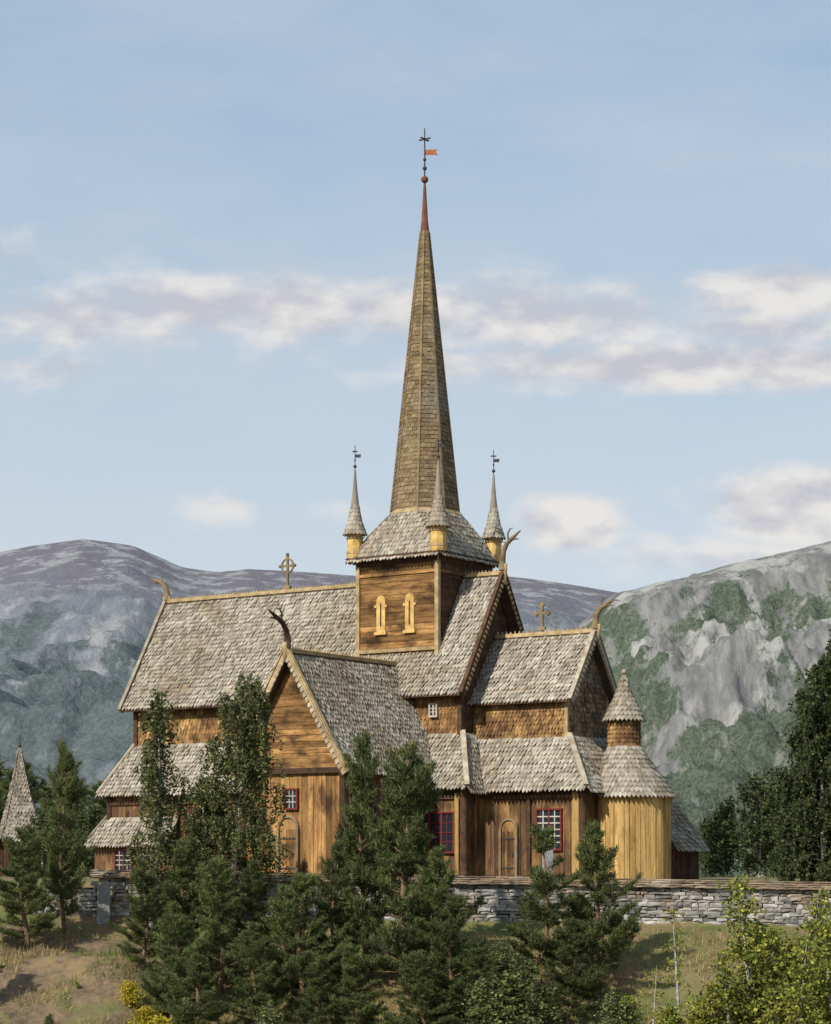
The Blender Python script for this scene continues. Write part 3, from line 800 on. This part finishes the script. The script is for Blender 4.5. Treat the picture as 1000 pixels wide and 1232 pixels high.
def pine_mesh(name, seed, h, r, sparse=1.0, mats=None, low=.1, needles=24):
    rs = np.random.default_rng(seed); mb = MB()
    ph = rs.uniform(0, 6)
    T = lambda z: np.array([.02 * h * math.sin(z * .9 + ph), .02 * h * math.cos(z * .7 + ph), z])
    zz = np.linspace(-.6, h, 12)
    mb.tube([T(z) for z in zz], [max(.012, .017 * h * (1 - max(z, 0) / h) ** .9 + .01) for z in zz], 7, 0)
    C = []; D = []
    z = low * h
    while z < h * .97:
        t = z / h; nb = rs.integers(4, 6)
        a0 = rs.uniform(0, 6.28); wl = rs.uniform(.75, 1.15)
        for k in range(nb):
            if rs.random() > sparse: continue
            a = a0 + k * 6.283 / nb + rs.normal(0, .3)
            L = (r * (1 - t) ** .7 * min(1, .55 + t * 3)) * rs.uniform(.4, 1.25) * wl + .16
            el = math.radians(2 + 45 * t + rs.normal(0, 12))
            d = np.array([math.cos(a) * math.cos(el), math.sin(a) * math.cos(el), math.sin(el)])
            p0 = T(z + rs.uniform(-.12, .12))
            up = rs.uniform(.2, .5)
            F = lambda s: p0 + d * L * s + np.array([0, 0, up * L * s * s])
            mb.tube([F(s) for s in (0, .35, .7, 1)], [.008 + .012 * L, .007 + .008 * L, .01, .006], 4, 0)
            side = np.array([-math.sin(a), math.cos(a), 0])
            m = int(2 + L * 5)
            for s in np.linspace(.35, 1, m):
                bp = F(s)
                C.append(bp); D.append(d + np.array([0, 0, .8]))
                for sg in (-1, 1):
                    if rs.random() < .8:
                        l2 = (.14 + .42 * L * (1 - s) ** .8) * rs.uniform(.4, 1.1)
                        dd = unit(np.array([side * sg + d * .8 + np.array([0, 0, rs.uniform(0, .6)])]))[0]
                        mb.tube([bp, bp + dd * l2], [.006, .004], 3, 0)
                        for q in np.arange(.5, 1.01, .5) if l2 > .3 else (1,):
                            C.append(bp + dd * l2 * q); D.append(dd * .5 + np.array([0, 0, .9]))
        z += rs.uniform(.28, .44) * (h / 7) ** .5
    C.append(T(h)); D.append(np.array([0, 0, 1.]))
    add_needles(mb, np.array(C), np.array(D), needles, .19, .03, 1, rs)
    return mb.mesh(name, mats)

def birch_mesh(name, seed, h, r, mats, dens=1.0, leaf=.1, droop=1.0, low=.2, stems=1, nleaf=4, el0=38, peak=2.2, gap=0.0):
    rs = np.random.default_rng(seed); mb = MB(); C = []
    for st in range(stems):
        ph = rs.uniform(0, 6); lean = rs.normal(0, .07, 2) * (1 if stems > 1 else .3)
        hh = h * (1 if st == 0 else rs.uniform(.7, .95))
        T = lambda z: np.array([.14 * math.sin(z * .5 + ph) + lean[0] * z, .14 * math.cos(z * .4 + ph) + lean[1] * z, z])
        zz = np.linspace(-.6, hh, 12)
        mb.tube([T(z) for z in zz], [max(.01, .012 * hh * (1 - max(z, 0) / hh) + .008) for z in zz], 7, 0)
        nl = int(hh * 5.2 * dens)
        for i in range(nl):
            if rs.random() < gap: continue
            t = low + (1 - low) * (i + rs.random()) / nl; z = t * hh * .97
            a = i * 2.4 + rs.normal(0, .4)
            tt = (t - low) / (1 - low)
            L = r * min(1, .45 + tt * peak) * (1 - tt) ** .5 * rs.choice([.5, .75, 1.0, 1.2]) + .2
            el = math.radians(el0 + 28 * t + rs.normal(0, 12))
            d = np.array([math.cos(a) * math.cos(el), math.sin(a) * math.cos(el), math.sin(el)])
            p0 = T(z)
            f = lambda s: p0 + d * L * s + np.array([0, 0, -.36 * L * s * s])
            mb.tube([f(s) for s in (0, .35, .7, 1)], [.006 + .012 * L, .005 + .008 * L, .01, .005], 4, 2)
            nt_ = int(3 + L * 4.6)
            for k in range(nt_):
                s = rs.uniform(.3, 1) if L > .8 else rs.uniform(.1, 1); bp = f(s)
                dl = rs.uniform(.15, .75) * droop * (.5 + .5 * min(1, L)); off = rs.normal(0, .15, 3) * (1 + L * .3); off[2] *= .5
                m = max(2, int(dl / .11))
                tip = bp + off + np.array([0, 0, -dl])
                if dl > .3: mb.tube([bp, bp + off * .7 + np.array([0, 0, -dl * .3]), tip], [.007, .005, .003], 3, 2)
                for q in np.linspace(.15, 1, m):
                    C.append(bp + off * min(1, q * 1.5) + np.array([0, 0, -dl * q]))
    add_leaves(mb, np.array(C), nleaf, (.055, .055, .055), leaf, 1, rs)
    return mb.mesh(name, mats)

M_pb = make_mat('pine_bark', (.24, .15, .09), (.12, .08, .05), 8, island=0, bump=.5)
M_bb = make_mat('birch_bark', (.50, .47, .42), (.20, .18, .16), 5, (1, 1, 3), island=0, bump=.2)
M_tw = make_mat('twig_bark', (.12, .09, .07), (.08, .06, .05), 5, island=0, bump=0)
M_pn = leaf_mat('pine_needles', (.135, .155, .06), (.08, .108, .043), (.20, .205, .08), trans=.33)
M_bl = leaf_mat('birch_leaves', (.14, .16, .062), (.085, .11, .042), (.24, .235, .10), trans=.35)
M_bd = leaf_mat('dark_birch_leaves', (.085, .112, .045), (.05, .07, .03), (.13, .15, .06), trans=.33)
M_yl = leaf_mat('young_leaves', (.25, .27, .06), (.14, .18, .04), (.40, .36, .06))
M_ye = leaf_mat('yellow_leaves', (.42, .34, .04), (.26, .24, .03), (.55, .42, .05))

pines = [pine_mesh('pine_mesh', s, 7.0, r, sp, [M_pb, M_pn]) for s, r, sp in ((1, 2.0, .95), (2, 1.5, .95), (3, 1.9, .85), (4, 1.7, .9), (5, 1.8, .92))]
sparse_pine = pine_mesh('pine_mesh', 11, 6.0, 1.7, .62, [M_pb, M_pn], .2)
sparse_pine2 = pine_mesh('pine_mesh', 12, 6.0, 1.7, .68, [M_pb, M_pn], .15)
def put(me, nm, x, y, ztop, hmesh, wscale=1.0, rot=None, base=None):
    o = bpy.data.objects.new(nm, me); COL.objects.link(o)
    zg = float(ground(x, y)) if base is None else base
    s = (ztop - zg) / hmesh
    o.location = (x, y, zg); o.scale = (s * wscale, s * wscale, s); o.rotation_euler = (0, 0, U(0, 6.28) if rot is None else rot)
    return o
for (i, x, y, zt_, ws) in (
    (0, -.3, -17.5, 4.45, .95), (1, -1.75, -15.5, 4.95, .75), (2, -3.6, -19, .25, 1.35), (1, -12.9, -16, 1.9, 1.5), (3, -11.95, -14, 4.5, .75),
    (0, -6.3, -18, .8, 1.3), (4, -8.7, -18, .7, 1.2), (2, 1.2, -20, -.4, 1.3), (1, -1.9, -21, -1.8, 1.5), (4, -7.5, -20, -.7, 1.3),
    (3, -5.0, -20.5, -1.3, 1.3), (4, .6, -18.5, 1.0, 1.1), (2, -13.9, -20.5, -1.0, 1.5), (4, -2.6, -17.5, 1.2, 1.0),
    (1, -3.0, -21, -2.2, 1.5), (0, .2, -21.5, -2.0, 1.5), (3, -6.6, -21.5, -2.2, 1.6), (2, 1.9, -21, -2.0, 1.5), (4, -4.2, -18, -.2, 1.3), (1, -7.6, -16.5, 1.5, 1.2), (3, -5.2, -17, .6, 1.3),
    (1, -18.0, 26, 5.9, 1.3), (0, -16.9, 32, 5.0, 1.6), (3, -24.5, 50, 6.5, 2.0), (2, -27.5, 52, 7.5, 2.0), (0, -22.4, 54, 6.0, 2.2), (4, -16.3, 36, 4.2, 1.6), (1, -25.8, 45, 5.5, 1.9)):
    put(pines[i], 'pine_tree', x, y, zt_, 7.0, ws)
put(sparse_pine, 'pine_tree', 4.1, -18, 1.65, 6.0, 1.2)
put(sparse_pine2, 'pine_tree', 5.75, -17.5, 1.75, 6.0, 1.1, 2.0)
put(sparse_pine2, 'pine_tree', 5.0, -19.5, -1.2, 6.0, 1.5, 4.0)

b1 = birch_mesh('birch_mesh', 21, 9.3, 2.3, [M_bb, M_bl, M_tw], 1.7, .11, 1.9, .1, nleaf=5, el0=18, peak=1.8, gap=.12)
b2 = birch_mesh('birch_mesh', 22, 8.5, 1.35, [M_bb, M_bl, M_tw], 1.35, .11, 1.5, .12, nleaf=5, el0=25, gap=.12)
b3 = birch_mesh('birch_mesh', 23, 9.7, 2.9, [M_bb, M_bd, M_tw], 1.8, .15, 1.8, .02, nleaf=5, el0=18, peak=1.8)
b4 = birch_mesh('birch_mesh', 24, 5.0, 1.7, [M_bb, M_bd, M_tw], 1.4, .13, .8, .05, 2)
b5 = birch_mesh('birch_mesh', 25, 5.0, 1.2, [M_bb, M_yl, M_tw], 1.7, .10, .5, .1, 3)
b6 = birch_mesh('bush_mesh', 26, 2.2, .9, [M_tw, M_yl, M_tw], 2.5, .09, .3, .05, 4)
b7 = birch_mesh('bush_mesh', 27, 1.6, .7, [M_tw, M_ye, M_tw], 2.5, .09, .3, .05, 4)
b8 = birch_mesh('birch_mesh', 28, 5.0, .8, [M_bb, M_yl, M_tw], .5, .08, .5, .3, 1)
b9 = birch_mesh('bush_mesh', 29, 2.6, 1.0, [M_tw, M_bl, M_tw], 2.5, .09, .3, .05, 4)
put(b1, 'birch_tree', -6.2, -13.4, 7.4, 9.3, 1.0, .5)
put(b2, 'birch_tree', -9.05, -13.6, 6.8, 8.5, 1.05)
put(b2, 'birch_tree', -7.5, -13.2, 3.8, 8.5, 1.5, 2.0)
put(b3, 'birch_tree', 15.3, -6, 8.6, 9.7, .95, 1.0)
put(b3, 'birch_tree', 16.6, -4, 10.1, 9.7, .95, 3.0)
put(b3, 'birch_tree', 17.6, 8, 8.0, 9.7, 1.1)
for (x, y, z, ws) in ((14.9, 18, 3.9, 1.2), (16.4, 16, 5.0, 1.3), (18.0, 22, 4.6, 1.2), (13.6, 24, 2.6, 1.3), (15.6, 30, 3.6, 1.5), (-18.2, 20, 3.4, 1.3), (-16.0, 18, 3.6, 1.4), (-24.5, 40, 4.8, 1.8)):
    put(b4, 'birch_tree', x, y, z, 5.0, ws)
for (x, y, z) in ((10.3, -22, .3), (11.9, -21.5, -.4), (12.6, -23, -1.0), (9.3, -23, -1.9), (11.0, -24.5, -1.6), (12.9, -20, -.1), (10.9, -20.5, -1.4)):
    put(b5, 'birch_sapling', x, y, z, 5.0, 1.15)
put(b8, 'birch_sapling', 8.1, -20, -.6, 5.0, 1.1)
put(b8, 'birch_sapling', 7.3, -22, -2.4, 5.0, 1.3)
for (x, y, z) in ((3.4, -21, -3.2), (6.6, -20, -3.4), (7.6, -22, -3.6), (-10.6, -19.5, -3.0), (8.7, -21, -3.2)):
    put(b6, 'leafy_bush', x, y, z, 2.2, 1.1)
for (x, y, z) in ((2.6, -20, -1.9), (2.3, -22, -2.9), (3.1, -21.5, -2.4), (6.2, -22, -3.3), (-4.4, -22.5, -3.6), (-13.2, -18.2, -2.9), (-11.2, -21.5, -3.9)):
    put(b9, 'leafy_bush', x, y, z, 2.6, 1.3)
for (x, y, z) in ((-7.7, -22, -4.0), (-8.9, -20, -3.0), (-12.3, -22, -4.2), (-8.3, -21.5, -3.7)):
    put(b7, 'yellow_bush', x, y, z, 1.6, 1.2)

# grass blades
mb = MB(); K = 80000
gx = rng.uniform(-16, 17, K); gy = rng.uniform(-27, -12.3, K)
bare = np.clip((-7.5 - gx) / 2, 0, 1) * np.clip((-14.2 - gy) / 1, 0, 1)
keep = (fbm(gx * .6, gy * .6, 4) > -.25 + .3 * bare)
gx = gx[keep]; gy = gy[keep]; K = len(gx); gz = ground(gx, gy) - .02
c = np.stack([gx, gy, gz], 1)
hgt = rng.uniform(.06, .34, (K, 1)) * (1 + .7 * fbm(gx * .4, gy * .4, 3))[:, None]
near = np.clip((-12.2 - gy) / 2.5, .25, 1)[:, None]
d = np.concatenate([rng.normal(0, .3, (K, 2)), np.ones((K, 1))], 1) * hgt * near
s = unit(np.cross(d, rng.normal(0, 1, (K, 3)))) * .013
v = np.stack([c - s, c + s, c + d], 1)
dry = (fbm(gx * .3 + 5, gy * .3, 4) + .12 + .1 * (gy < -14) - .45 * (gy > -13.9)) > rng.normal(0, .12, K)
arr_add(mb, v[dry].reshape(-1, 3), 3, 0); arr_add(mb, v[~dry].reshape(-1, 3), 3, 1)
M_gd = leaf_mat('dry_grass', (.34, .27, .12), (.26, .20, .09), (.44, .36, .19))
M_gg = leaf_mat('green_grass', (.17, .21, .055), (.12, .16, .045), (.26, .25, .08))
mb.obj('grass', [M_gd, M_gg])

# ------------------------------------------------------------------ sky / light
az = V((-.62, -.78, 0)).normalized(); el = math.radians(38)
sd = V((az.x * math.cos(el), az.y * math.cos(el), math.sin(el)))
L = bpy.data.lights.new('sun', 'SUN'); L.energy = 5.0; L.angle = math.radians(.5); L.color = (1, .94, .84)
lo = bpy.data.objects.new('sun', L); COL.objects.link(lo); lo.rotation_euler = sd.to_track_quat('Z', 'Y').to_euler()
w = bpy.data.worlds.new('World'); scene.world = w; w.use_nodes = True
t = w.node_tree; t.nodes.clear()
sky = N(t, 'ShaderNodeTexSky', sky_type='NISHITA'); sky.sun_disc = False
sky.sun_elevation = el; sky.sun_rotation = math.atan2(az.x, az.y) % (2 * math.pi)
sky.air_density = 1.0; sky.dust_density = 1.2; sky.ozone_density = 1.2
tc = N(t, 'ShaderNodeTexCoord'); sp = N(t, 'ShaderNodeSeparateXYZ'); t.links.new(tc.outputs['Generated'], sp.inputs[0])
def MT(op, a, b=None, c=None):
    n = N(t, 'ShaderNodeMath', operation=op)
    for i, q in enumerate((a, b, c)):
        if q is None: continue
        if isinstance(q, (int, float)): n.inputs[i].default_value = q
        else: t.links.new(q, n.inputs[i])
    return n.outputs[0]
ay = MT('MAXIMUM', MT('ABSOLUTE', sp.outputs[1]), .08)
UU = MT('MULTIPLY', MT('DIVIDE', sp.outputs[0], ay), 2.7)
VV = MT('MULTIPLY', MT('DIVIDE', sp.outputs[2], ay), 2.7)
mask = None
for (cu, cv, ru, rv, am) in ((-.12, .665, .45, .05, .9), (.14, .65, .24, .052, .9), (-.42, .65, .28, .05, .8), (-.47, .59, .17, .03, .7),
                             (.46, .685, .15, .04, 1.1), (.42, .64, .2, .03, .75), (.34, .595, .38, .036, 1.05), (.185, .405, .065, .04, 1.45), (-.235, .425, .06, .03, .65),
                             (.48, .42, .12, .048, 1.6), (.46, .365, .3, .035, .8), (-.12, .42, .06, .02, .5), (-.5, .72, .3, .05, .4), (.05, .6, .12, .02, .7)):
    a = MT('DIVIDE', MT('SUBTRACT', UU, cu), ru); b = MT('DIVIDE', MT('SUBTRACT', VV, cv), rv)
    g = MT('EXPONENT', MT('MULTIPLY', MT('ADD', MT('MULTIPLY', a, a), MT('MULTIPLY', b, b)), -1))
    g = MT('MULTIPLY', g, am)
    mask = g if mask is None else MT('MAXIMUM', mask, g)
def cn(dv):
    cb = N(t, 'ShaderNodeCombineXYZ'); t.links.new(UU, cb.inputs[0])
    t.links.new(MT('MULTIPLY', MT('ADD', VV, dv), 1.8), cb.inputs[1])
    return noise(t, cb.outputs[0], 9, 6, .53, 0, 1)
n0 = cn(0); n1 = cn(.026)
den = MT('ADD', mask, MT('MULTIPLY', MT('SUBTRACT', n0, .5), 1.4))
mr = N(t, 'ShaderNodeMapRange', interpolation_type='SMOOTHSTEP'); mr.inputs[1].default_value = .2; mr.inputs[2].default_value = .92
t.links.new(den, mr.inputs[0])
low_ = N(t, 'ShaderNodeMapRange'); low_.inputs[1].default_value = .5; low_.inputs[2].default_value = .42; low_.inputs[4].default_value = .10
t.links.new(VV, low_.inputs[0])
sh = N(t, 'ShaderNodeMapRange'); sh.inputs[1].default_value = -.10; sh.inputs[2].default_value = .14
t.links.new(MT('ADD', MT('SUBTRACT', n0, n1), low_.outputs[0]), sh.inputs[0])
ccol = mixc(t, sh.outputs[0], (4.3, 4.3, 4.7), (6.3, 6.1, 5.9))
cb = N(t, 'ShaderNodeCombineXYZ'); t.links.new(UU, cb.inputs[0]); t.links.new(MT('MULTIPLY', VV, 3), cb.inputs[1])
veil = noise(t, cb.outputs[0], 2.2, 5, .6, .3, .8)
vh = N(t, 'ShaderNodeMapRange'); vh.inputs[1].default_value = 1.0; vh.inputs[2].default_value = .3
t.links.new(VV, vh.inputs[0])
haze = mixc(t, vh.outputs[0], (2.95, 4.15, 5.4), (4.8, 5.4, 5.9))
base = mixc(t, MT('MULTIPLY_ADD', vh.outputs[0], .12, .7), sky.outputs[0], haze)
base = mixc(t, MT('MULTIPLY', veil, .45), base, (5.0, 5.3, 5.6))
fin = mixc(t, MT('MULTIPLY', mr.outputs[0], .94), base, ccol)
bg = N(t, 'ShaderNodeBackground'); bg.inputs[1].default_value = .13; t.links.new(fin, bg.inputs[0])
ow = N(t, 'ShaderNodeOutputWorld'); t.links.new(bg.outputs[0], ow.inputs[0])

# ------------------------------------------------------------------ camera
cam = bpy.data.cameras.new('camera'); co = bpy.data.objects.new('camera', cam); COL.objects.link(co)
co.location = (0, -90, .8); co.rotation_euler = (math.pi / 2, 0, 0)
cam.sensor_fit = 'HORIZONTAL'; cam.sensor_width = 36; cam.lens = 97.2; cam.shift_y = .419
cam.clip_end = 20000; cam.clip_start = .5
scene.camera = co
scene.view_settings.view_transform = 'Standard'; scene.view_settings.look = 'None'; scene.view_settings.exposure = 0
